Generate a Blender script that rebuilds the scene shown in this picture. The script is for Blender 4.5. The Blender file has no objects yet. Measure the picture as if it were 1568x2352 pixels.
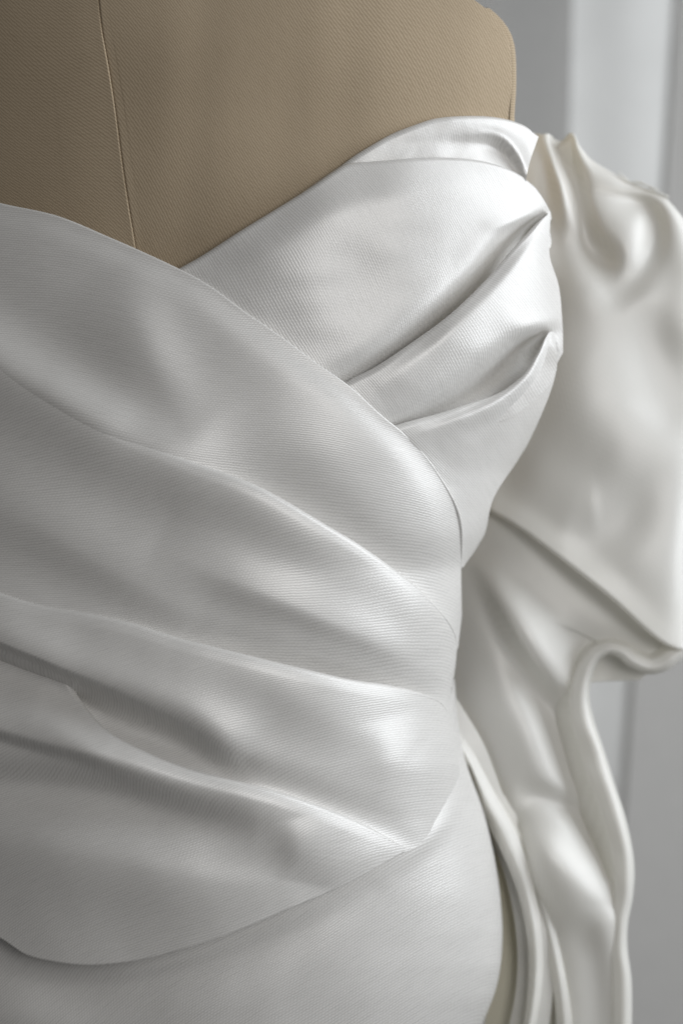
import bpy, math, random
import numpy as np
from mathutils import Vector

# ------------------------------------------------------------------ camera, world, light
sc = bpy.context.scene
K = 0.28 / 1568.0            # metres per traced unit on the plane through the breast of the form
DC = 3470.0                  # camera distance in the same units (0.62 m)
PXC, PYC = 784.0, 1176.0
COL = sc.collection

cam_d = bpy.data.cameras.new('camera')
cam = bpy.data.objects.new('camera', cam_d); COL.objects.link(cam)
cam.location = (0, -DC * K, 0); cam.rotation_euler = (math.radians(90), 0, 0)
cam_d.sensor_fit = 'VERTICAL'; cam_d.sensor_height = 36.0
cam_d.lens = 36.0 * DC / 2352.0
cam_d.clip_start = 0.02; cam_d.clip_end = 50
cam_d.dof.use_dof = True; cam_d.dof.focus_distance = (DC + 60) * K; cam_d.dof.aperture_fstop = 4.4
sc.camera = cam

w = bpy.data.worlds.new('World'); sc.world = w; w.use_nodes = True
w.node_tree.nodes['Background'].inputs[0].default_value = (0.99, 0.985, 0.98, 1)
w.node_tree.nodes['Background'].inputs[1].default_value = 0.085

def area(name, loc, target, sx, sy, power, col):
    l = bpy.data.lights.new(name, 'AREA'); l.shape = 'RECTANGLE'; l.size = sx; l.size_y = sy
    l.energy = power; l.color = col
    o = bpy.data.objects.new(name, l); COL.objects.link(o); o.location = loc
    o.rotation_euler = (Vector(target) - Vector(loc)).to_track_quat('-Z', 'Y').to_euler()
    return o
area('window_light', (1.08, -0.06, 0.34), (0.0, 0.0, -0.08), 0.75, 1.3, 14.5, (0.93, 0.965, 1.0))
area('room_light', (0.62, -1.05, 0.20), (0.04, 0.0, -0.20), 0.6, 0.6, 5.4, (1.0, 0.98, 0.96))
sc.view_settings.view_transform = 'Standard'; sc.view_settings.look = 'None'
sc.view_settings.exposure = 0.0; sc.view_settings.gamma = 1.0
sc.cycles.max_bounces = 6; sc.cycles.diffuse_bounces = 4

# ------------------------------------------------------------------ maths helpers
def P3(x, y, d):
    """picture point (traced on the photograph) and its depth towards the camera -> world metres"""
    f = (DC - d) / DC
    return np.stack([(x - PXC) * f * K, -d * K, (PYC - y) * f * K], -1)

def cr(pts, t):
    """Catmull-Rom through pts (n,k) at t in [0,n-1]"""
    n = len(pts)
    i = np.clip(np.floor(t).astype(int), 0, n - 2); f = (t - i)[:, None]
    p1 = pts[i]; p2 = pts[i + 1]
    p0 = np.where((i > 0)[:, None], pts[np.maximum(i - 1, 0)], 2 * p1 - p2)
    p3 = np.where((i < n - 2)[:, None], pts[np.minimum(i + 2, n - 1)], 2 * p2 - p1)
    return 0.5 * (2 * p1 + (p2 - p0) * f + (2 * p0 - 5 * p1 + 4 * p2 - p3) * f * f + (3 * p1 - p0 - 3 * p2 + p3) * f ** 3)

def rail(pts, u, index=False):
    a = np.array([(p + (0,) if len(p) == 2 else p) for p in pts], float)
    n = len(a)
    fine = np.linspace(0, n - 1, n * 24); c = cr(a, fine)
    if index:
        return cr(a, u * (n - 1))
    L = np.concatenate([[0], np.cumsum(np.hypot(*np.diff(c[:, :2], axis=0).T))]); L /= L[-1]
    return cr(a, np.interp(u, L, fine))

def strokes_at(X, Y, strokes):
    out = np.zeros_like(X)
    for s in strokes:
        pw = 2.0
        if isinstance(s, dict): pw = s['p']; s = s['s']
        if len(s) == 1:                      # a bump (x, y, h, rx, ry, degrees)
            x, y, h, rx, ry, an = s[0]; a = math.radians(an)
            dx, dy = X - x, Y - y
            p = (dx * math.cos(a) + dy * math.sin(a)) / rx; q = (-dx * math.sin(a) + dy * math.cos(a)) / ry
            out += h * np.exp(-(p * p + q * q)); continue
        a = np.array([(t + (t[3],) if len(t) == 4 else t) for t in s], float)
        m = len(a); c = cr(a, np.linspace(0, m - 1, max(2, (m - 1) * 7 + 1)))
        best = np.full(X.shape, 1e18); sd = np.zeros_like(X); H = np.zeros_like(X); WL = np.ones_like(X); WR = np.ones_like(X)
        for i in range(len(c) - 1):
            p, q = c[i], c[i + 1]; ex, ey = q[0] - p[0], q[1] - p[1]; L2 = ex * ex + ey * ey + 1e-9
            t = np.clip(((X - p[0]) * ex + (Y - p[1]) * ey) / L2, 0, 1)
            dx = X - p[0] - t * ex; dy = Y - p[1] - t * ey; d2 = dx * dx + dy * dy
            m_ = d2 < best
            best = np.where(m_, d2, best); sd = np.where(m_, (ex * dy - ey * dx) / np.sqrt(L2 * (d2 + 1e-6)), sd)
            H = np.where(m_, p[2] + t * (q[2] - p[2]), H)
            WL = np.where(m_, p[3] + t * (q[3] - p[3]), WL); WR = np.where(m_, p[4] + t * (q[4] - p[4]), WR)
        d = np.sqrt(best); k_ = 0.5 + 0.5 * np.clip(sd, -1, 1); W_ = np.maximum(WL + (WR - WL) * k_, 2.0)   # sd<0: the upper side of a stroke drawn rightwards
        out += H * np.exp(-(d / W_) ** pw)
    return out

_tab = {}
def table(y, t):
    k = id(t)
    if k not in _tab:
        a = np.array(t, float); yy = np.arange(a[0, 0] - 60, a[-1, 0] + 60, 2.0); xx = np.interp(yy, a[:, 0], a[:, 1])
        g = np.exp(-(np.arange(-24, 25) / 9.0) ** 2); g /= g.sum()
        _tab[k] = (yy, np.convolve(np.pad(xx, 24, mode='edge'), g, 'valid'))
    return np.interp(y, *_tab[k])

def along(F, dx, dy, hs, wl, wr):
    """a stroke that follows a traced fold line, shifted; hs = heights spread evenly along it"""
    h = np.interp(np.linspace(0, 1, len(F)), np.linspace(0, 1, len(hs)), hs)
    return [(p[0] + dx, p[1] + dy, float(q), wl, wr) for p, q in zip(F, h)]

def smooth_noise(X, Y, scale, amp, seed):
    r = np.random.RandomState(seed); o = np.zeros_like(X)
    for k in range(7):
        a = r.uniform(0, 6.28); f = r.uniform(0.6, 1.6) * 2 * math.pi / scale
        o += np.sin((X * math.cos(a) + Y * math.sin(a)) * f + r.uniform(0, 6.28))
    return o * amp / 2.6

# silhouette of the dressed form on the right, (y, x)
SIL = [(-300, 1300), (200, 1300), (480, 1330), (560, 1330), (640, 1330), (720, 1330), (800, 1322), (870, 1296), (950, 1258), (1080, 1176),
       (1180, 1134), (1230, 1114), (1300, 1070), (1400, 1064), (1500, 1052), (1600, 1037), (1650, 1038), (1700, 1050),
       (1760, 1062), (1830, 1060), (1950, 1062), (2300, 1080)]
SILD = [(1500, 1040), (1640, 1050), (1740, 1066), (1800, 1089), (1850, 1106), (1900, 1122), (1980, 1138), (2060, 1150), (2140, 1155), (2220, 1152),
        (2290, 1135), (2352, 1108), (2450, 1060), (2600, 1010)]
XC, RB = 400.0, 560.0
def body(X, Y, sil=SIL, p=2.2, R=RB):
    wd = table(Y, sil) - XC
    t = np.clip(np.abs(X - XC) / np.where(X > XC, wd, 1150.0), 0, 0.9999)
    return R * ((1 - t ** p) ** (1 / p) - 1)

def link(me, name, mat, parent):
    if mat: me.materials.append(mat)
    o = bpy.data.objects.new(name, me); COL.objects.link(o)
    if parent is not None: o.parent = parent
    return o

def grid_mesh(name, V, uv, mat, parent, closed=False):
    nv, nu = V.shape[:2]
    idx = np.arange(nv * nu).reshape(nv, nu)
    f = np.stack([idx[:-1, :-1], idx[1:, :-1], idx[1:, 1:], idx[:-1, 1:]], -1).reshape(-1, 4)
    me = bpy.data.meshes.new(name)
    me.vertices.add(nv * nu); me.vertices.foreach_set('co', V.reshape(-1).astype(np.float32))
    me.loops.add(f.size); me.loops.foreach_set('vertex_index', f.reshape(-1).astype(np.int32))
    me.polygons.add(len(f)); me.polygons.foreach_set('loop_start', np.arange(0, f.size, 4, dtype=np.int32))
    me.polygons.foreach_set('use_smooth', np.ones(len(f), bool))
    me.update(calc_edges=True)
    l = me.uv_layers.new(name='weave'); l.data.foreach_set('uv', uv.reshape(-1, 2)[f.reshape(-1)].reshape(-1).astype(np.float32))
    return link(me, name, mat, parent)

def sheet(name, rails, nu, nv, mat, parent, base=None, strokes=(), off=0.0, rollA=0, rollB=0, wrapA=150, wrapB=150,
          ang=20.0, cl=False, index=False, noise=(160, 1.6, 1), bend=0.55, vcurve=True, extra=None, soft=25, taper=(0.0, 0.0)):
    """cloth laid between traced rails (rows run along the rails); roll* folds that border over with a radius, in units"""
    t = np.linspace(0, 1, nu)
    if cl: t = np.where(t < 0.5, t, t)  ; t = np.sin(t * math.pi / 2) if cl == 1 else t
    R_ = np.stack([rail(r, t, index) for r in rails])           # m, nu, 3
    m = len(rails); v = np.linspace(0, m - 1, nv)
    if m == 2 or not vcurve:
        i = np.clip(np.floor(v).astype(int), 0, m - 2); f = (v - i)[:, None, None]
        G = R_[i] * (1 - f) + R_[i + 1] * f
    else:
        G = cr(R_.reshape(m, -1), v).reshape(nv, nu, 3)
    X, Y, D = G[..., 0].copy(), G[..., 1].copy(), G[..., 2].copy()
    def relief(X, Y):
        z = strokes_at(X, Y, strokes) + smooth_noise(X, Y, noise[0], noise[1], noise[2]) + smooth_noise(X, Y, noise[0] * .37, noise[1] * .22, noise[2] + 9)
        for _ in range(soft):
            z = np.pad(z, 1, mode='reflect', reflect_type='odd')
            z = (z[:-2, 1:-1] + z[2:, 1:-1] + z[1:-1, :-2] + z[1:-1, 2:] + 2 * z[1:-1, 1:-1]) / 6
        if extra is not None: z = z + extra(X, Y)
        return z
    if base is body: X = np.minimum(X, table(Y, SIL) - 2)
    DB = base(X, Y) if base is not None else np.zeros_like(X)
    D = D + off + relief(X, Y)
    D = D + DB
    rows = [(X, Y, D)]
    def fold(k, r, wrap):
        # border row k; outward direction in the picture from the next row in
        o = 0 if k == 0 else -1; n = 1 if k == 0 else -2
        dx = X[o] - X[n]; dy = Y[o] - Y[n]; L = np.hypot(dx, dy) + 1e-9; dx /= L; dy /= L
        # use the rail normal so a slanting grid does not matter
        tx = np.gradient(X[o]); ty = np.gradient(Y[o]); tl = np.hypot(tx, ty) + 1e-9; nx, ny = -ty / tl, tx / tl
        s = np.sign(nx * dx + ny * dy); s = np.where(s == 0, 1, s); s = np.sign(np.sum(s)) or 1; nx, ny = nx * s, ny * s
        return nx, ny
    outA, outB = [], []
    for k, r, wrap, lst in ((0, rollA, wrapA, outA), (-1, rollB, wrapB, outB)):
        if not r: continue
        nx, ny = fold(k, r, wrap)
        q = 4 if k == 0 else -5
        ds = np.hypot(X[k] - X[q], Y[k] - Y[q]) + 1e-6
        tq = ((X[k] - X[q]) * nx + (Y[k] - Y[q]) * ny)          # distance gained along the outward normal
        slope = (D[k] - D[q]) / np.maximum(tq, 0.3 * ds)
        slope = np.convolve(np.pad(slope, 20, mode='edge'), np.ones(41) / 41, 'valid')
        a0 = np.clip(np.arctan(-slope), math.radians(-55), math.radians(80))
        steps = 14
        tt = np.linspace(0, 1, nu); tp = np.ones(nu)
        if taper[0]: tp *= np.clip(tt / taper[0], 0.02, 1)
        if taper[1]: tp *= np.clip((1 - tt) / taper[1], 0.02, 1)
        tp = tp * tp * (3 - 2 * tp); r = r * tp; E = 16 * tp
        # draw the last rows in so that the fold's outer line is the traced rail
        def arc(a): return r * (np.sin(a) - np.sin(a0)), -r * (np.cos(a0) - np.cos(a))
        we = math.radians(wrap)
        for j in range(1, steps + 1):
            a = a0 + (we - a0) * j / steps; o_, z_ = arc(a)
            lst.append((X[k] + nx * o_, Y[k] + ny * o_, D[k] + z_))
        o_, z_ = arc(we)
        for j in (1, 2, 3, 4):
            e = j * E
            lst.append((X[k] + nx * (o_ + e * math.cos(we)), Y[k] + ny * (o_ + e * math.cos(we)), D[k] + z_ - e * math.sin(we) * 0.7))
    def cat(i, M):
        return np.concatenate(([np.stack([q[i] for q in outA][::-1])] if outA else []) + [M] + ([np.stack([q[i] for q in outB])] if outB else []))
    XX, YY, DD = cat(0, X), cat(1, Y), cat(2, D)
    DB = np.concatenate([DB[:1]] * len(outA) + [DB] + [DB[-1:]] * len(outB))
    a = math.radians(ang)
    wob = smooth_noise(XX, YY, 700, 14, 77)
    U = (XX * math.cos(a) + YY * math.sin(a)) + wob
    Vv = (-XX * math.sin(a) + YY * math.cos(a)) + bend * (DD - 0.75 * DB) + wob
    V = P3(XX, YY, DD)
    return grid_mesh(name, V, np.stack([U, Vv], -1) / 100.0, mat, parent)

# ------------------------------------------------------------------ materials
def mat_new(name):
    m = bpy.data.materials.new(name); m.use_nodes = True; nt = m.node_tree
    return m, nt, nt.nodes['Principled BSDF'], nt.nodes, nt.links

def weave(name, col, col2, period, rough, spec, bump, aniso=0.0, cross=2.3, sheen=0.0, trans=0.0, contrast=0.5, mottling=0.06, tint=(1, 1, 1)):
    """twill: raised slanting ribs, each broken into short floats; uv unit = 100 traced units"""
    m, nt, b, N, L = mat_new(name)
    uv = N.new('ShaderNodeUVMap'); uv.uv_map = 'weave'
    sep = N.new('ShaderNodeSeparateXYZ'); L.new(uv.outputs[0], sep.inputs[0])
    def mth(op, a, b_=None):
        n = N.new('ShaderNodeMath'); n.operation = op
        for i, v in enumerate((a, b_)):
            if v is None: continue
            if isinstance(v, (int, float)): n.inputs[i].default_value = v
            else: L.new(v, n.inputs[i])
        return n.outputs[0]
    nz = N.new('ShaderNodeTexNoise'); nz.inputs['Scale'].default_value = 1.1; nz.inputs['Detail'].default_value = 3; L.new(uv.outputs[0], nz.inputs['Vector'])
    nz2 = N.new('ShaderNodeTexNoise'); nz2.inputs['Scale'].default_value = 9; nz2.inputs['Detail'].default_value = 2; L.new(uv.outputs[0], nz2.inputs['Vector'])
    warp = mth('ADD', mth('MULTIPLY', nz.outputs[0], 0.05), mth('MULTIPLY', nz2.outputs[0], 0.035))
    q = mth('ADD', sep.outputs[1], warp)
    ph = mth('MULTIPLY', q, 2 * math.pi * 100 / period)
    ribs = mth('ADD', mth('MULTIPLY', mth('SINE', ph), 0.5), 0.5)
    # floats: broken along the rib, shifted from rib to rib
    p2 = mth('ADD', mth('MULTIPLY', sep.outputs[0], 2 * math.pi * 100 / (period * cross)), mth('MULTIPLY', ph, 0.5))
    fl = mth('ADD', mth('MULTIPLY', mth('SINE', p2), 0.5), 0.5)
    h = mth('ADD', mth('MULTIPLY', ribs, 0.6), mth('MULTIPLY', mth('MULTIPLY', ribs, fl), 0.6))
    fine = N.new('ShaderNodeTexNoise'); fine.inputs['Scale'].default_value = 34; fine.inputs['Detail'].default_value = 4; fine.inputs['Roughness'].default_value = .7; L.new(uv.outputs[0], fine.inputs['Vector'])
    h2 = mth('ADD', h, mth('MULTIPLY', fine.outputs[0], 0.9))
    # thread colour: the gaps between threads are a little deeper in tone, slubs a little lighter
    mp = N.new('ShaderNodeMapping'); mp.inputs['Scale'].default_value = (1.2, 14, 1); L.new(uv.outputs[0], mp.inputs[0])
    slub = N.new('ShaderNodeTexNoise'); slub.inputs['Scale'].default_value = 1.6; slub.inputs['Detail'].default_value = 5; L.new(mp.outputs[0], slub.inputs['Vector'])
    fac = mth('ADD', mth('MULTIPLY', h, contrast), mth('MULTIPLY', slub.outputs[0], mottling * 6))
    fac = mth('ADD', fac, mth('MULTIPLY', fine.outputs[0], mottling * 5))
    mix = N.new('ShaderNodeMix'); mix.data_type = 'RGBA'; mix.clamp_factor = True
    L.new(fac, mix.inputs[0]); mix.inputs[6].default_value = (*col2, 1); mix.inputs[7].default_value = (*col, 1)
    L.new(mix.outputs[2], b.inputs['Base Color'])
    b.inputs['Roughness'].default_value = rough; b.inputs['Specular IOR Level'].default_value = spec
    b.inputs['IOR'].default_value = 1.5 if spec < .6 else 1.62
    b.inputs['Specular Tint'].default_value = (*tint, 1)
    b.inputs['Sheen Weight'].default_value = sheen; b.inputs['Sheen Roughness'].default_value = 0.4
    if aniso:
        b.inputs['Anisotropic'].default_value = aniso
        tg = N.new('ShaderNodeTangent'); tg.direction_type = 'UV_MAP'; tg.uv_map = 'weave'; L.new(tg.outputs[0], b.inputs['Tangent'])
    bp = N.new('ShaderNodeBump'); bp.inputs['Strength'].default_value = bump; bp.inputs['Distance'].default_value = 0.0003
    L.new(h2, bp.inputs['Height']); L.new(bp.outputs[0], b.inputs['Normal'])
    if trans:
        tr = N.new('ShaderNodeBsdfTranslucent'); tr.inputs[0].default_value = (0.96, 0.93, 0.82, 1)
        ms = N.new('ShaderNodeMixShader'); ms.inputs[0].default_value = trans
        L.new(b.outputs[0], ms.inputs[1]); L.new(tr.outputs[0], ms.inputs[2]); L.new(ms.outputs[0], N['Material Output'].inputs[0])
    return m

SATIN = weave('ivory satin twill', (0.76, 0.75, 0.73), (0.44, 0.435, 0.42), 5.6, 0.36, 0.9, 0.14, aniso=0.3, cross=1.6, contrast=0.5, mottling=0.12, trans=0.06)  # strong mottling paints the glints of the threads into the colour
SATIN_B = weave('ivory satin sleeve', (0.93, 0.925, 0.895), (0.84, 0.835, 0.80), 5.8, 0.40, 0.9, 0.16, aniso=0.3, trans=0.26)  # same satin in a lighter colour, painted brighter where little window light arrives
LINING = weave('cream lining', (0.88, 0.84, 0.68), (0.76, 0.72, 0.56), 6.0, 0.5, 0.4, 0.15, trans=0.3)
LINEN = weave('tan linen twill', (0.47, 0.382, 0.272), (0.25, 0.19, 0.12), 5.8, 0.85, 0.2, 0.11, cross=3.1, sheen=0.1, contrast=0.75, mottling=0.09)

def thing(name, label, cat):
    o = bpy.data.objects.new(name, None); COL.objects.link(o); o['label'] = label; o['category'] = cat
    o.empty_display_size = 0.05
    return o

# ------------------------------------------------------------------ setting: wall behind
def plain(name, col, rough=0.8, scale=60, amt=0.06, bump=0.02):
    m, nt, b, N, L = mat_new(name)
    tc = N.new('ShaderNodeTexCoord'); n = N.new('ShaderNodeTexNoise'); n.inputs['Scale'].default_value = scale; n.inputs['Detail'].default_value = 6
    L.new(tc.outputs['Object'], n.inputs['Vector'])
    r = N.new('ShaderNodeValToRGB'); r.color_ramp.elements[0].color = (*[c * (1 - amt) for c in col], 1); r.color_ramp.elements[1].color = (*[min(1, c * (1 + amt)) for c in col], 1)
    L.new(n.outputs[0], r.inputs[0]); L.new(r.outputs[0], b.inputs['Base Color']); b.inputs['Roughness'].default_value = rough
    bp = N.new('ShaderNodeBump'); bp.inputs['Strength'].default_value = bump * 5; bp.inputs['Distance'].default_value = 0.002; L.new(n.outputs[0], bp.inputs['Height']); L.new(bp.outputs[0], b.inputs['Normal'])
    return m
WALL = plain('painted wall', (0.66, 0.65, 0.63))
CURT = plain('white curtain cloth', (0.84, 0.845, 0.83), scale=25)

n = 40
gx, gz = np.meshgrid(np.linspace(-2.2, 2.2, n), np.linspace(-1.6, 1.8, n)); V = np.stack([gx, np.full_like(gx, 1.02), gz], -1)
wall = grid_mesh('wall', V[:, ::1], np.stack([gx, gz], -1), WALL, None); wall['kind'] = 'structure'

# curtain hanging 0.8 m behind the form; its right border slants a little
def curtain():
    nu, nv = 260, 80
    dd = -4300.0
    u = np.linspace(0, 1, nu)[None, :].repeat(nv, 0); v = np.linspace(0, 1, nv)[:, None].repeat(nu, 1)
    Y = -700 + v * 3900
    xr = 1560 - 0.066 * Y
    xl = 1314 - 0.02 * Y
    X = xl + u * (xr - xl)
    s = X
    D = dd + 10 * np.sin(s / 37.0) + 8 * np.sin(s / 90.0 + Y / 700)
    D += 30 * np.exp(-((xr - s) / 10.0) ** 2)
    return P3(X, Y, D), np.stack([X, Y], -1) / 100
cv, cu = curtain()
cur = thing('curtain', 'pale plain curtain hanging against the grey wall behind the shoulder', 'curtain')
cur_p = grid_mesh('curtain_cloth', cv, cu, CURT, cur)

# ------------------------------------------------------------------ dress form
form = thing('dress_form', 'tan linen covered dress form with thin vertical centre seam', 'dress form')
def form_base(X, Y):
    wd = 1300 - XC
    t = np.clip(np.abs(X - XC) / np.where(X > XC, wd, 1150.0), 0, .995)
    z = 520 * ((1 - t ** 2.3) ** (1 / 2.3) - 1) - 26
    z -= 90 * np.clip((420 - X) / 600.0, 0, 2) ** 2
    z -= 300 * np.clip((160 - Y) / 500.0, 0, 2) ** 2
    yn = np.interp(X, [-420, 0, 418, 780, 960, 1090, 1300], [380, 500, 650, 420, 320, 300, 320])
    q = np.clip((Y - yn) / 70.0, 0, 1); z -= 190 * q * q * (3 - 2 * q)
    return z
SEAM = [(200, -300), (222, -60), (234, 60), (252, 165), (268, 270), (281, 370), (296, 470), (312, 570), (330, 700), (350, 900), (360, 1200)]
LEFT = [(-420, -300), (-420, 0), (-420, 300), (-420, 600), (-420, 1200)]
FOUT = [(760, -190), (900, -110), (1000, -55), (1078, -4), (1125, 32), (1154, 68), (1168, 112), (1171, 190), (1167, 260), (1163, 340), (1130, 500), (1060, 800), (980, 1200)]
MIDF = [(600, -250), (640, -60), (680, 60), (700, 165), (710, 270), (720, 370), (720, 470), (720, 570), (720, 700), (720, 900), (720, 1200)]
def seam_dip(side):
    s = rail(SEAM, np.linspace(0, 1, 60))
    def f(X, Y):
        xs = np.interp(Y, s[:, 1], s[:, 0]); d = np.abs(X - xs)
        return -3.5 * np.exp(-(d / 1.8) ** 2) + 0.6 * np.exp(-(d / 14.0) ** 2)
    return f
sheet('linen_panel', [LEFT, [(a + (b - a) * .8, y) for (a, b, y) in [(-420, x, y) for x, y in SEAM]], [(x - 22, y) for x, y in SEAM], SEAM], 220, 220, LINEN, form, base=form_base,
      extra=seam_dip(-1), ang=41, noise=(500, 2, 3), bend=0.2, vcurve=False, rollB=2, wrapB=90)
sheet('linen_panel', [SEAM, [(x + 22, y) for x, y in SEAM], MIDF, FOUT], 220, 240, LINEN, form, base=form_base,
      extra=seam_dip(1), ang=56, noise=(420, 4, 5), bend=0.2, vcurve=False, rollA=2, wrapA=90, rollB=8, wrapB=100)
# the flat arm plate closing the armhole, and its thin edge piping
def arm_plate():
    yy = np.linspace(0, 1, 60); o = rail(FOUT, 0.25 + 0.75 * yy)
    rows = []
    for k, (dx, dd) in enumerate(((3, -5), (9, -8), (13, -18), (14, -60), (13, -200), (4, -500))):
        X = o[:, 0] + dx; Y = o[:, 1]; D = form_base(o[:, 0], Y) + dd
        rows.append(P3(X, Y, D))
    V = np.stack(rows); uv = np.stack([np.arange(6)[:, None] * .5 + 0 * yy, np.stack([yy * 12] * 6)], -1)
    grid_mesh('arm_plate', V, uv, LINEN, form)
arm_plate()
def back_base(X, Y): return -1150 - form_base(X, Y) * 0.8
sheet('back_panel', [[(-420, -300), (-420, 2450)], [(600, -250), (600, 2450)], [(900, -110), (1120, 60), (1150, 500), (1060, 1300), (1020, 1700), (1000, 2450)]], 60, 60, LINEN, form, base=back_base, vcurve=False)
# solid core of the form (waist and hip), under the gown
core = [[(-420, y), (200, y), (700, y), (table(np.array([float(y)]), SIL)[0] - 90, y)] for y in (500, 700, 1000, 1300, 1600, 1900, 2200, 2450)]
sheet('lower_torso', core, 90, 90, LINEN, form, base=lambda X, Y: body(X, Y, p=2.2) - 220)

# ------------------------------------------------------------------ gown
gown = thing('satin_gown', 'ivory satin gown with pleated wrap bodice and draped puff sleeve on the form', 'dress')

A_TOP = [(-420, 360), (-260, 400), (-120, 436), (0, 470), (130, 499), (250, 548), (330, 583), (415, 623), (480, 659), (560, 718), (640, 773), (720, 833), (800, 889), (870, 953), (920, 994),
         (970, 1044), (1008, 1098), (1038, 1152), (1053, 1202), (1058, 1262), (1058, 1310)]
F1 = [(-420, 560), (-260, 640), (-120, 742), (0, 832), (60, 870), (120, 905), (211, 964), (281, 1007), (366, 1043), (450, 1077), (534, 1106), (605, 1137), (675, 1176), (745, 1218), (816, 1261), (893, 1313), (963, 1364), (1012, 1410), (1042, 1456), (1049, 1490)]
F3 = [(-420, 1120), (-260, 1240), (-120, 1320), (0, 1368), (100, 1400), (200, 1418), (300, 1441), (400, 1473), (480, 1494), (560, 1514), (640, 1534), (720, 1553), (800, 1572), (880, 1585), (960, 1598), (1008, 1614), (1034, 1645)]
F4 = [(-420, 1340), (-260, 1380), (-100, 1430), (50, 1480), (128, 1545), (178, 1612), (242, 1681), (330, 1733), (440, 1780), (549, 1808), (623, 1826), (733, 1863), (842, 1909), (943, 1952)]
A_BOT = [(-420, 1850), (-260, 1990), (-120, 2090), (0, 2150), (60, 2188), (120, 2204), (200, 2213), (300, 2205), (400, 2182), (520, 2144), (650, 2089), (780, 2034), (900, 1970), (943, 1946)]
def shift(r, dx, dy, dd=0): return [(p[0] + dx, p[1] + dy, (p[2] if len(p) > 2 else 0) + dd) for p in r]

# --- skirt and lower bodice front, under everything
D_rows = []
for y in (1560, 1660, 1760, 1860, 1960, 2060, 2160, 2260, 2352, 2450, 2560):
    e = table(np.array([float(y)]), SILD)[0] - 1
    D_rows.append([(-420, y), (200, y), (700, y), (e, y)])
sheet('skirt_front', D_rows, 320, 260, SATIN, gown, base=lambda X, Y: body(X, Y, SILD), off=-22, cl=1, ang=-35, noise=(420, 3, 21), vcurve=True,
      strokes=[
          [(1075, 1790, 0, 12, 30), (1050, 1850, 10, 14, 40), (1000, 1915, 12, 14, 44), (940, 1965, 9, 12, 44), (860, 2010, 5, 10, 40), (760, 2060, 0, 10, 40)],
          [(-100, 2210, 0, 30, 60), (150, 2260, -14, 20, 70), (420, 2230, -16, 20, 70), (650, 2140, -12, 16, 60), (850, 2040, -4, 12, 40)],
          [(60, 2340, 12, 130, 60, 10)],
      ])

# --- right (under) wrap over the shoulder
gown_b = dict(base=body)
NECK = [(300, 700), (360, 655), (418, 622), (470, 594), (560, 535), (640, 485), (720, 435), (780, 396), (830, 361), (900, 321), (960, 297), (1010, 282), (1090, 275), (1150, 279), (1196, 296), (1222, 312)]
sheet('shoulder_fold', [[(700, 452), (780, 397), (830, 361), (900, 321), (960, 297), (1010, 282), (1090, 275), (1150, 279), (1200, 294), (1236, 314)],
                        [(700, 475), (790, 420), (850, 395), (930, 365), (1010, 345), (1100, 335), (1150, 340), (1190, 352), (1216, 372)],
                        [(720, 500), (800, 460), (900, 440), (1000, 430), (1090, 430), (1140, 432), (1180, 436), (1204, 430)]],
      220, 110, SATIN, gown, base=body, off=6, taper=(0,.08), rollA=12, ang=62, noise=(120, 1.5, 4),
      strokes=[[(860, 360, 0, 22, 40), (960, 335, -8, 22, 40), (1060, 335, -18, 24, 40), (1130, 342, -26, 22, 40), (1180, 385, -26, 18, 30), (1195, 420, -14, 18, 30)],
               [(1060, 300, 0, 20, 20), (1140, 308, 16, 14, 18), (1180, 340, 22, 16, 14), (1205, 400, 24, 16, 12), (1212, 450, 10, 16, 12)]])
B1T = [(300, 705), (360, 659), (418, 626), (470, 596), (560, 537), (640, 487), (720, 437), (765, 406), (800, 386), (850, 381), (900, 377), (950, 373), (1010, 371), (1080, 375), (1140, 388), (1188, 408), (1232, 444), (1258, 478), (1266, 500)]
B1B = [(560, 1030), (640, 1000), (720, 960), (820, 905), (900, 858), (1000, 785), (1090, 705), (1160, 630), (1210, 575), (1240, 540), (1262, 520)]
B1M = [(430, 850), (520, 790), (640, 715), (760, 640), (860, 590), (950, 550), (1030, 520), (1110, 500), (1180, 495), (1240, 500), (1264, 512)]
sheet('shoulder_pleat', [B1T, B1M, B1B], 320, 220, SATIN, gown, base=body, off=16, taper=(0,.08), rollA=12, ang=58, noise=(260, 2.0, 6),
      strokes=[[(420, 700, 0, 60, 160), (600, 600, 20, 70, 160), (800, 490, 28, 80, 160), (1000, 455, 24, 80, 140), (1120, 470, 8, 60, 90), (1200, 490, 0, 30, 40)],
               [(740, 930, -20, 46, 60), (860, 870, -48, 44, 60), (980, 790, -74, 42, 60), (1090, 690, -104, 40, 60), (1165, 600, -128, 36, 56), (1205, 545, -118, 26, 44), (1240, 505, -60, 14, 24), (1256, 490, -20, 8, 18)],
               [(1100, 520, 0, 20, 20), (1170, 512, 10, 20, 16), (1215, 496, 12, 14, 9), (1240, 486, 4, 10, 8)]])
B2T = [(620, 1030), (700, 962), (802, 893), (870, 855), (950, 797), (1040, 727), (1120, 648), (1180, 578), (1218, 538), (1245, 505), (1264, 486)]
B2R = [B2T,
       [(680, 1060), (780, 970), (880, 910), (980, 840), (1080, 750), (1160, 660), (1215, 590), (1262, 530)],
       [(730, 1070), (830, 1000), (930, 935), (1030, 870), (1120, 790), (1190, 710), (1230, 650), (1262, 590)],
       [(760, 1090), (860, 1030), (960, 970), (1060, 910), (1150, 830), (1210, 750), (1250, 700), (1283, 660)],
       [(780, 1110), (900, 1050), (1000, 1000), (1090, 960), (1160, 915), (1220, 860), (1262, 800), (1291, 750)],
       [(800, 1130), (900, 1080), (1000, 1035), (1090, 990), (1160, 950), (1230, 895), (1268, 850), (1292, 810)]]
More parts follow.
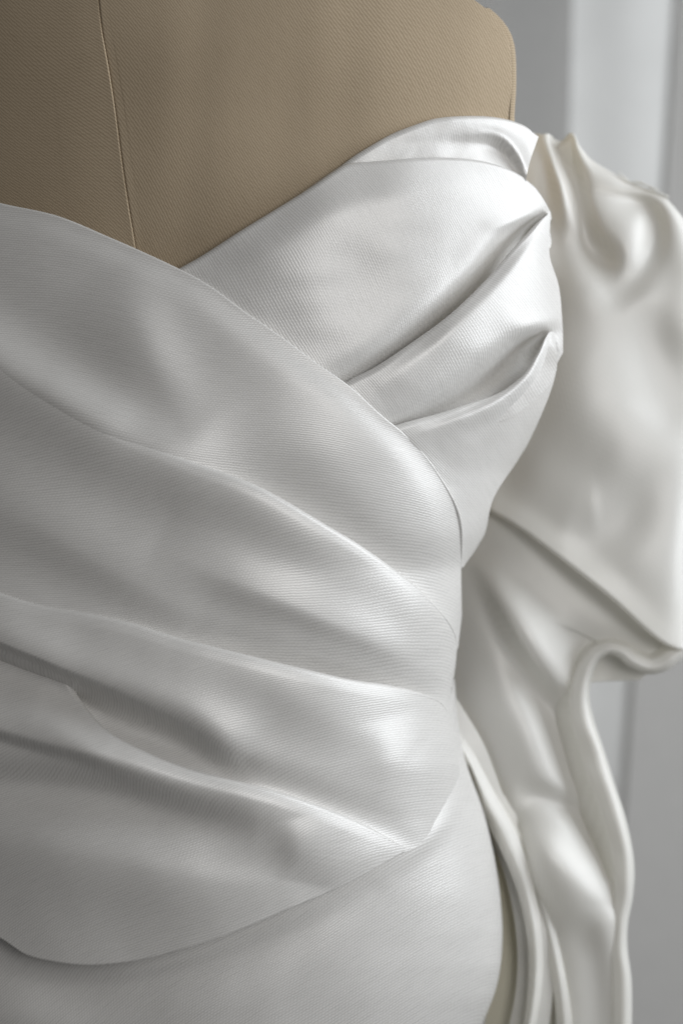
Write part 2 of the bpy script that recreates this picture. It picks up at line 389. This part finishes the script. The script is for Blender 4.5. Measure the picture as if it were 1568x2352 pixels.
sheet('shoulder_pleat', B2R, 300, 200, SATIN, gown, base=body, off=26, taper=(0,.08), rollA=14, ang=48, noise=(200, 1.5, 8),
      strokes=[[(860, 900, 4, 40, 60), (1000, 800, 24, 34, 90), (1120, 690, 30, 32, 120), (1195, 605, 28, 26, 110), (1245, 530, 8, 18, 50)],
               [(860, 1010, -28, 30, 40), (960, 975, -52, 32, 50), (1060, 925, -84, 36, 60), (1140, 870, -116, 38, 60), (1200, 815, -122, 32, 60), (1242, 778, -76, 18, 40), (1262, 762, -20, 10, 30)],
               [(1130, 700, 0, 30, 30), (1190, 740, 5, 22, 24), (1240, 745, 9, 20, 14), (1275, 735, 6, 20, 16)]])
B3T = [(780, 1040), (850, 1012), (915, 992), (1000, 963), (1080, 931), (1150, 903), (1205, 860), (1236, 815), (1252, 778), (1260, 764), (1268, 762), (1275, 768)]
B3R = [B3T,
       [(820, 1080), (920, 1045), (1020, 1010), (1110, 975), (1180, 940), (1230, 905), (1273, 868)],
       [(850, 1140), (950, 1105), (1050, 1075), (1130, 1045), (1212, 1018)],
       [(880, 1200), (960, 1180), (1050, 1160), (1135, 1140)],
       [(950, 1255, -30), (1000, 1245, -10), (1060, 1238), (1111, 1230)],
       [(990, 1320, -30), (1010, 1316, -20), (1040, 1310), (1064, 1302)]]
sheet('shoulder_pleat', B3R, 280, 220, SATIN, gown, base=body, off=30, taper=(0,.16), rollA=13, ang=42, noise=(150, 1.5, 12),
      strokes=[[(930, 1010, 0, 20, 40), (1040, 970, 18, 16, 50), (1140, 925, 32, 16, 60), (1212, 865, 40, 16, 56), (1250, 795, 28, 14, 44)],
               [(1020, 1010, 0, 30, 30), (1110, 975, -8, 20, 24), (1200, 930, -10, 20, 30), (1250, 880, -4, 20, 30)]])

# --- wrap front: four overlapping pleats, upper edge first
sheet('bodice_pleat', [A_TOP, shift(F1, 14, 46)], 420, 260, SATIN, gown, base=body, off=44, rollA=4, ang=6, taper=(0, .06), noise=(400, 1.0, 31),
      strokes=[
          along(A_TOP, 0, 0, [-4, -8, -12, -14, -14, -8], 40, 36),
          along(F1, 4, 8, [26, 36, 42, 22, -16, -34, -28, -6], 80, 60),
          [(-200, 660, 0, 100, 90), (0, 750, -12, 90, 60), (160, 830, -16, 90, 60), (320, 920, -12, 90, 60), (460, 1010, 0, 80, 60)],
          [(240, 620, 0, 90, 110), (300, 740, 16, 80, 120), (350, 860, 22, 80, 140), (420, 980, 14, 90, 130)],
          [(760, 1000, 10, 220, 120, 38)],
      ])
P2_rails = [F1, [(-420, 840), (-260, 930), (-120, 1010), (0, 1080), (150, 1150), (300, 1215), (450, 1270), (600, 1330), (750, 1395), (900, 1470), (1000, 1520), (1044, 1560)], shift(F3, 10, 50)]
sheet('bodice_pleat', P2_rails, 420, 260, SATIN, gown, base=body, off=52, rollA=18, ang=-8, taper=(.6, .12), noise=(400, 1.0, 41),
      strokes=[
          along(F1, 2, 18, [20, 26, 30, 30, 32, 32, 24, 6], 50, 90),
          along(F3, 6, 10, [10, 16, 14, -4, -32, -48, -40, -8], 60, 60),
          [(-150, 1110, 16, 110, 80), (60, 1190, 20, 110, 70), (200, 1270, 20, 110, 60), (340, 1350, 16, 110, 60), (460, 1420, 4, 90, 50)],
          [(360, 1250, 0, 90, 60), (540, 1335, 20, 90, 50), (700, 1400, 24, 90, 40), (850, 1465, 16, 60, 34), (960, 1520, 0, 40, 30)],
      ])
P3_rails = [F3, [(-420, 1260), (-260, 1340), (-120, 1410), (0, 1460), (150, 1500), (300, 1560), (450, 1610), (600, 1650), (750, 1700), (900, 1730), (1000, 1740), (1052, 1750)],
            [(-420, 1450), (-260, 1500), (-100, 1560), (60, 1620), (200, 1710), (320, 1775), (440, 1825), (600, 1870), (733, 1912), (842, 1952), (943, 1952), (1005, 1888), (1040, 1845), (1057, 1800)]]
sheet('bodice_pleat', P3_rails, 460, 320, SATIN, gown, base=body, off=58, rollA=18, taper=(.5, .12), ang=-22, noise=(360, 1.0, 51),
      strokes=[
          along(F3, 2, 22, [12, 16, 20, 22, 24, 26, 18, 4], 46, 90),
          # the soft overhang that ends in the hollow
          [(-260, 1415, 34, 90, 9), (-60, 1455, 38, 80, 9), (60, 1500, 40, 70, 9), (150, 1538, 38, 70, 11), (250, 1575, 38, 80, 18), (350, 1618, 38, 90, 26), (440, 1662, 36, 90, 30), (510, 1710, 30, 90, 34), (560, 1755, 10, 80, 34)],
          [(-160, 1480, -60, 22, 90), (-60, 1510, -62, 22, 80), (60, 1555, -62, 22, 70), (150, 1592, -60, 26, 60), (250, 1648, -58, 42, 60), (400, 1705, -54, 44, 60), (500, 1760, -36, 40, 50), (620, 1800, -16, 40, 40), (760, 1850, -14, 40, 40), (880, 1900, -10, 40, 30), (940, 1935, -4, 20, 20)],
          [(600, 1600, 0, 50, 60), (760, 1660, 8, 60, 60), (860, 1700, 8, 60, 80)],
          [(880, 1650, 0, 130, 60), (912, 1750, 16, 130, 64), (890, 1870, 0, 130, 60)],
      ])
P4_rails = [F4, [(-420, 1560), (-260, 1640), (-120, 1730), (0, 1820), (150, 1890), (300, 1940), (450, 1965), (600, 1975), (750, 1970), (880, 1960), (943, 1951)], A_BOT]
sheet('bodice_pleat', P4_rails, 460, 320, SATIN, gown, base=body, off=52, rollA=22, rollB=5, wrapB=130, taper=(.5, .1), ang=-26, noise=(360, 1.0, 61),
      strokes=[
          [(-200, 1480, -30, 60, 70), (0, 1520, -36, 60, 70), (100, 1552, -38, 50, 60), (158, 1590, -40, 40, 60), (205, 1636, -26, 34, 50), (270, 1690, -6, 30, 40)],
          along(F4, 2, 26, [0, 0, 0, 18, 30, 32, 28, 20, 6], 46, 95),
          [(-260, 1560, 30, 120, 10), (-60, 1660, 36, 110, 9), (95, 1708, 38, 90, 10), (183, 1728, 36, 60, 14), (260, 1752, 26, 46, 22), (350, 1788, 14, 36, 34), (430, 1826, 4, 30, 40), (480, 1850, 0, 30, 40)],
          [(-200, 1800, -34, 50, 80), (0, 1800, -42, 44, 80), (200, 1815, -46, 40, 70), (360, 1850, -42, 40, 60), (480, 1885, -24, 40, 50), (590, 1905, -4, 40, 40)],
          [(-60, 1950, 0, 80, 90), (120, 1960, 18, 70, 100), (300, 1995, 20, 70, 100), (480, 2030, 14, 60, 90), (640, 2040, 4, 50, 60)],
          [(676, 1880, 0, 110, 46), (692, 1950, 15, 110, 46), (676, 2025, 0, 110, 46)],
          [(820, 1980, 6, 90, 40, -20)],
          [(-60, 2120, -18, 150, 160, 0)],
      ])

# --- sleeve
C1 = [[(1120, 290, -640), (1180, 296, -640), (1222, 309, -640), (1243, 312, -640), (1258, 311, -640), (1275, 325, -645), (1292, 326, -645), (1312, 309, -640), (1328, 335, -640), (1355, 366, -640), (1400, 393, -640), (1440, 416, -640), (1500, 440, -640), (1530, 458, -640), (1568, 502, -640), (1600, 550, -650), (1640, 640, -690)],
      [(1110, 420, -640), (1200, 420, -620), (1300, 440, -600), (1400, 480, -590), (1500, 560, -590), (1600, 680, -600), (1665, 800, -690)],
      [(1090, 650, -640), (1200, 650, -600), (1320, 680, -560), (1440, 740, -540), (1560, 850, -550), (1630, 930, -600), (1690, 1000, -700)],
      [(1060, 900, -640), (1180, 920, -590), (1300, 980, -540), (1420, 1060, -520), (1540, 1160, -540), (1590, 1190, -590), (1620, 1210, -680)],
      [(1020, 1110, -640), (1130, 1165, -600), (1200, 1205, -575), (1300, 1280, -550), (1400, 1360, -540), (1500, 1452, -550), (1550, 1482, -570), (1580, 1480, -600), (1600, 1465, -640)]]
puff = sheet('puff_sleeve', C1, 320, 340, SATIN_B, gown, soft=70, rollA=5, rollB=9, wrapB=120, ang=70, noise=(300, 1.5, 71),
      strokes=[
          [(1246, 300, 26, 9, 8), (1266, 370, 32, 12, 10), (1292, 440, 34, 16, 12), (1318, 510, 30, 20, 18), (1340, 560, 10, 26, 24)],
          [(1294, 322, -24, 10, 10), (1316, 400, -42, 16, 16), (1328, 480, -52, 20, 26), (1348, 550, -58, 26, 40), (1380, 596, -60, 36, 44), (1396, 650, -24, 50, 40)],
          [(1260, 318, -12, 6, 6), (1254, 400, -18, 14, 12), (1262, 500, -20, 20, 20), (1284, 600, -12, 30, 30)],
          [(1275, 326, -10, 6, 6), (1292, 380, -14, 8, 8), (1300, 420, 0, 10, 10)],
          [(1314, 302, 22, 8, 14), (1350, 366, 22, 12, 26), (1430, 422, 14, 10, 26), (1500, 448, 14, 10, 30), (1560, 515, 26, 20, 50), (1600, 620, 30, 40, 60), (1590, 740, 20, 60, 80)],
          [(1345, 440, -6, 16, 26), (1430, 458, -20, 16, 30), (1492, 482, -30, 20, 26), (1502, 550, -34, 24, 26), (1470, 620, -28, 28, 30), (1420, 690, -10, 30, 36)],
          [(1130, 1165, 14, 26, 20), (1200, 1205, 16, 26, 20), (1300, 1280, 18, 26, 20), (1400, 1360, 16, 26, 20), (1500, 1452, 6, 26, 20)],
          [(1190, 1010, 0, 60, 60), (1290, 1040, -10, 70, 70), (1380, 1100, -12, 70, 70), (1440, 1210, -5, 70, 70)],
          [(1400, 490, 8, 40, 60), (1430, 540, 14, 60, 70), (1420, 600, 12, 70, 60), (1330, 690, 14, 60, 60), (1240, 720, 0, 60, 60)],
          [(1440, 690, 0, 60, 80), (1500, 790, -36, 80, 90), (1530, 920, -36, 80, 90), (1500, 1020, -6, 60, 60)],
          [(1300, 720, 0, 80, 80), (1310, 820, 14, 90, 90), (1330, 940, 12, 90, 80), (1400, 1020, 0, 80, 60)],
          [(1150, 1080, -20, 60, 60, 30)],
          [(1300, 1200, 0, 40, 40), (1380, 1230, -18, 60, 60), (1450, 1170, -18, 60, 60), (1510, 1050, 0, 40, 50)],
          [(1460, 1290, 8, 110, 70, 40)],
      ])
C2L = [(1020, 1120), (1020, 1170), (1020, 1220), (1020, 1270), (1015, 1320), (1010, 1390), (1005, 1460), (1000, 1550), (1000, 1650), (1010, 1760), (1040, 1860), (1080, 1960), (1120, 2040), (1160, 2130), (1180, 2240), (1190, 2420)]
C2R = [(1630, 1425), (1570, 1478), (1522, 1518), (1466, 1518), (1402, 1482), (1352, 1506), (1330, 1556), (1330, 1625), (1352, 1690), (1382, 1780), (1410, 1870), (1426, 1955), (1428, 2030), (1430, 2095), (1432, 2160), (1444, 2420)]
C2L = [(x, y, -640) for x, y in C2L]
C2R = [(x - 10, y, -612) for x, y in C2R]
C2M = [((a[0] + b[0]) / 2, (a[1] + b[1]) / 2 + (10 if i > 3 else 0), -585) for i, (a, b) in enumerate(zip(C2L, C2R))]
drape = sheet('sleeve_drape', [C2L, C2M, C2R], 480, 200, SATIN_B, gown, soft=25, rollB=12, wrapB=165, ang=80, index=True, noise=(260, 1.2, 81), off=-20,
      strokes=[
          [(1090, 1270, 0, 50, 26), (1150, 1390, 56, 66, 32), (1205, 1480, 80, 76, 36), (1260, 1545, 60, 64, 36), (1310, 1580, 16, 34, 30)], [(1130, 1185, 20, 40, 50), (1200, 1225, 22, 40, 60), (1300, 1300, 22, 40, 60), (1400, 1385, 10, 50, 60), (1500, 1475, 0, 40, 40)],
          [(1090, 1300, 0, 24, 24), (1140, 1420, -26, 28, 28), (1210, 1550, -38, 34, 34), (1266, 1640, -40, 40, 40), (1298, 1720, -40, 40, 40), (1340, 1820, -40, 40, 40), (1382, 1930, -42, 36, 34), (1400, 1990, -20, 26, 20)],
          [(1180, 1820, 0, 30, 30), (1250, 1830, -22, 24, 26), (1320, 1860, -32, 24, 26), (1375, 1920, -34, 24, 26), (1405, 1985, -26, 22, 22)],
          [(1170, 1910, 0, 60, 60), (1250, 1965, 62, 66, 90), (1325, 2040, 66, 62, 90), (1390, 2100, 36, 46, 70)],
          [(1385, 2080, 0, 40, 40), (1392, 2180, 26, 50, 50), (1398, 2300, 30, 50, 50), (1400, 2420, 30, 50, 50)],
          [(1200, 1600, 0, 40, 40), (1220, 1700, 16, 50, 50), (1260, 1790, 16, 40, 40), (1330, 1850, 6, 24, 24)],
          [(1330, 2100, 0, 40, 40), (1370, 2220, -16, 34, 34), (1380, 2380, -14, 34, 34)],
          [(1300, 1300, -26, 160, 50, 38)],
      ])
HEM = [(1640, 1415, 20), (1606, 1446, 20), (1575, 1480, 20), (1545, 1506, 20), (1518, 1524, 20), (1487, 1530, 19), (1455, 1517, 18), (1427, 1496, 17), (1396, 1489, 17), (1366, 1503, 18), (1347, 1532, 19),
       (1334, 1570, 21), (1330, 1610, 24), (1338, 1660, 26), (1360, 1730, 27), (1382, 1800, 27), (1406, 1870, 26), (1424, 1940, 25), (1432, 2000, 24), (1430, 2060, 22), (1420, 2120, 21), (1418, 2180, 22), (1426, 2270, 24), (1424, 2440, 24)]
hp = np.array([p[:2] for p in HEM], float); ht = np.gradient(hp, axis=0); ht /= np.hypot(*ht.T)[:, None]; hn = np.stack([-ht[:, 1], ht[:, 0]], 1); hw = np.array([p[2] for p in HEM], float)
def hemrail(k, d): return [(float(a[0] + n_[0] * w_ * k), float(a[1] + n_[1] * w_ * k), d) for a, n_, w_ in zip(hp, hn, hw)]
sheet('rolled_hem', [hemrail(k, d) for k, d in ((3.0, -690), (2.3, -655), (1.5, -624), (0.9, -602), (0.4, -596), (-0.3, -594), (-0.8, -608), (-1.0, -636), (-0.96, -680))], 300, 60, SATIN_B, drape, ang=80, index=True, noise=(120, 1.5, 83))
sheet('hem_facing', [[(1325, 1480, -668), (1400, 1470, -672), (1500, 1490, -668)], [(1325, 1530, -664), (1400, 1520, -676), (1500, 1530, -664)], [(1328, 1566, -668), (1400, 1562, -680), (1470, 1560, -670)]], 60, 40, SATIN_B, drape, ang=80, rollB=3, wrapB=160, noise=(120, 1, 84))
# narrow ribbons of cloth that fall from the side seam
BACK = [(1080, 1790), (1110, 1830), (1140, 1900), (1170, 2000), (1195, 2100), (1205, 2200), (1200, 2300), (1180, 2420)]
sheet('side_lining', [[(x - 80, y, -640) for x, y in BACK], [(x + 30, y, -625) for x, y in BACK], [(x + 90, y, -640) for x, y in BACK]], 160, 60, LINING, gown, noise=(200, 2, 90))
R1 = [(990, 1620), (1040, 1700), (1066, 1750), (1098, 1835), (1128, 1906), (1169, 1993), (1195, 2070), (1210, 2146), (1215, 2223), (1210, 2300), (1195, 2400)]
R1b = [(1010, 1620), (1058, 1690), (1088, 1735), (1130, 1815), (1172, 1890), (1208, 1980), (1230, 2065), (1242, 2146), (1245, 2223), (1238, 2300), (1218, 2400)]
sheet('side_drape', [[(x, y, -560) for x, y in R1], [((a[0] + b[0]) / 2, a[1], -548) for a, b in zip(R1, R1b)], [(x, y, -566) for x, y in R1b]], 200, 40, SATIN_B, gown, rollA=5, rollB=6, ang=80, index=True, noise=(160, 2, 95))
R2 = [(1120, 1850), (1160, 1915), (1200, 1985), (1226, 2060), (1246, 2130), (1266, 2230), (1276, 2320), (1280, 2400)]
R2b = [(1132, 1850), (1176, 1915), (1222, 1985), (1252, 2060), (1272, 2130), (1294, 2230), (1308, 2320), (1314, 2400)]
sheet('side_drape', [[(x, y, -588) for x, y in R2], [((a[0] + b[0]) / 2, a[1], -580) for a, b in zip(R2, R2b)], [(x, y, -592) for x, y in R2b]], 200, 40, SATIN_B, gown, rollA=5, rollB=6, ang=80, index=True, noise=(160, 2, 97))

def threads():
    rnd = random.Random(5); vs = []; fs = []
    for k in range(9):
        x0 = 1418 + rnd.random() * 70; y0 = 402 + (x0 - 1418) * 0.42; L = 24 + rnd.random() * 40
        pts = [P3(np.array([x0 + L * t]), np.array([y0 + L * (0.42 * t) - 9 * math.sin(2.6 * t + k) * (0.4 + 0.2 * (k % 3))]), np.array([-622 - 6 * t - k]))[0] for t in np.linspace(0, 1, 9)]
        for i, p in enumerate(pts):
            for a in range(4):
                an = a * math.pi / 2; vs.append((p[0] + 0.00022 * math.cos(an), p[1] + 0.00022 * math.sin(an), p[2] + 0.00022 * math.sin(an + .8)))
            if i:
                o = len(vs) - 8
                for a in range(4): fs.append((o + a, o + (a + 1) % 4, o + 4 + (a + 1) % 4, o + 4 + a))
    me = bpy.data.meshes.new('loose_threads'); me.from_pydata(vs, [], fs); me.uv_layers.new(name='weave')
    o = link(me, 'loose_threads', SATIN_B, puff); o['kind'] = 'stuff'
threads()
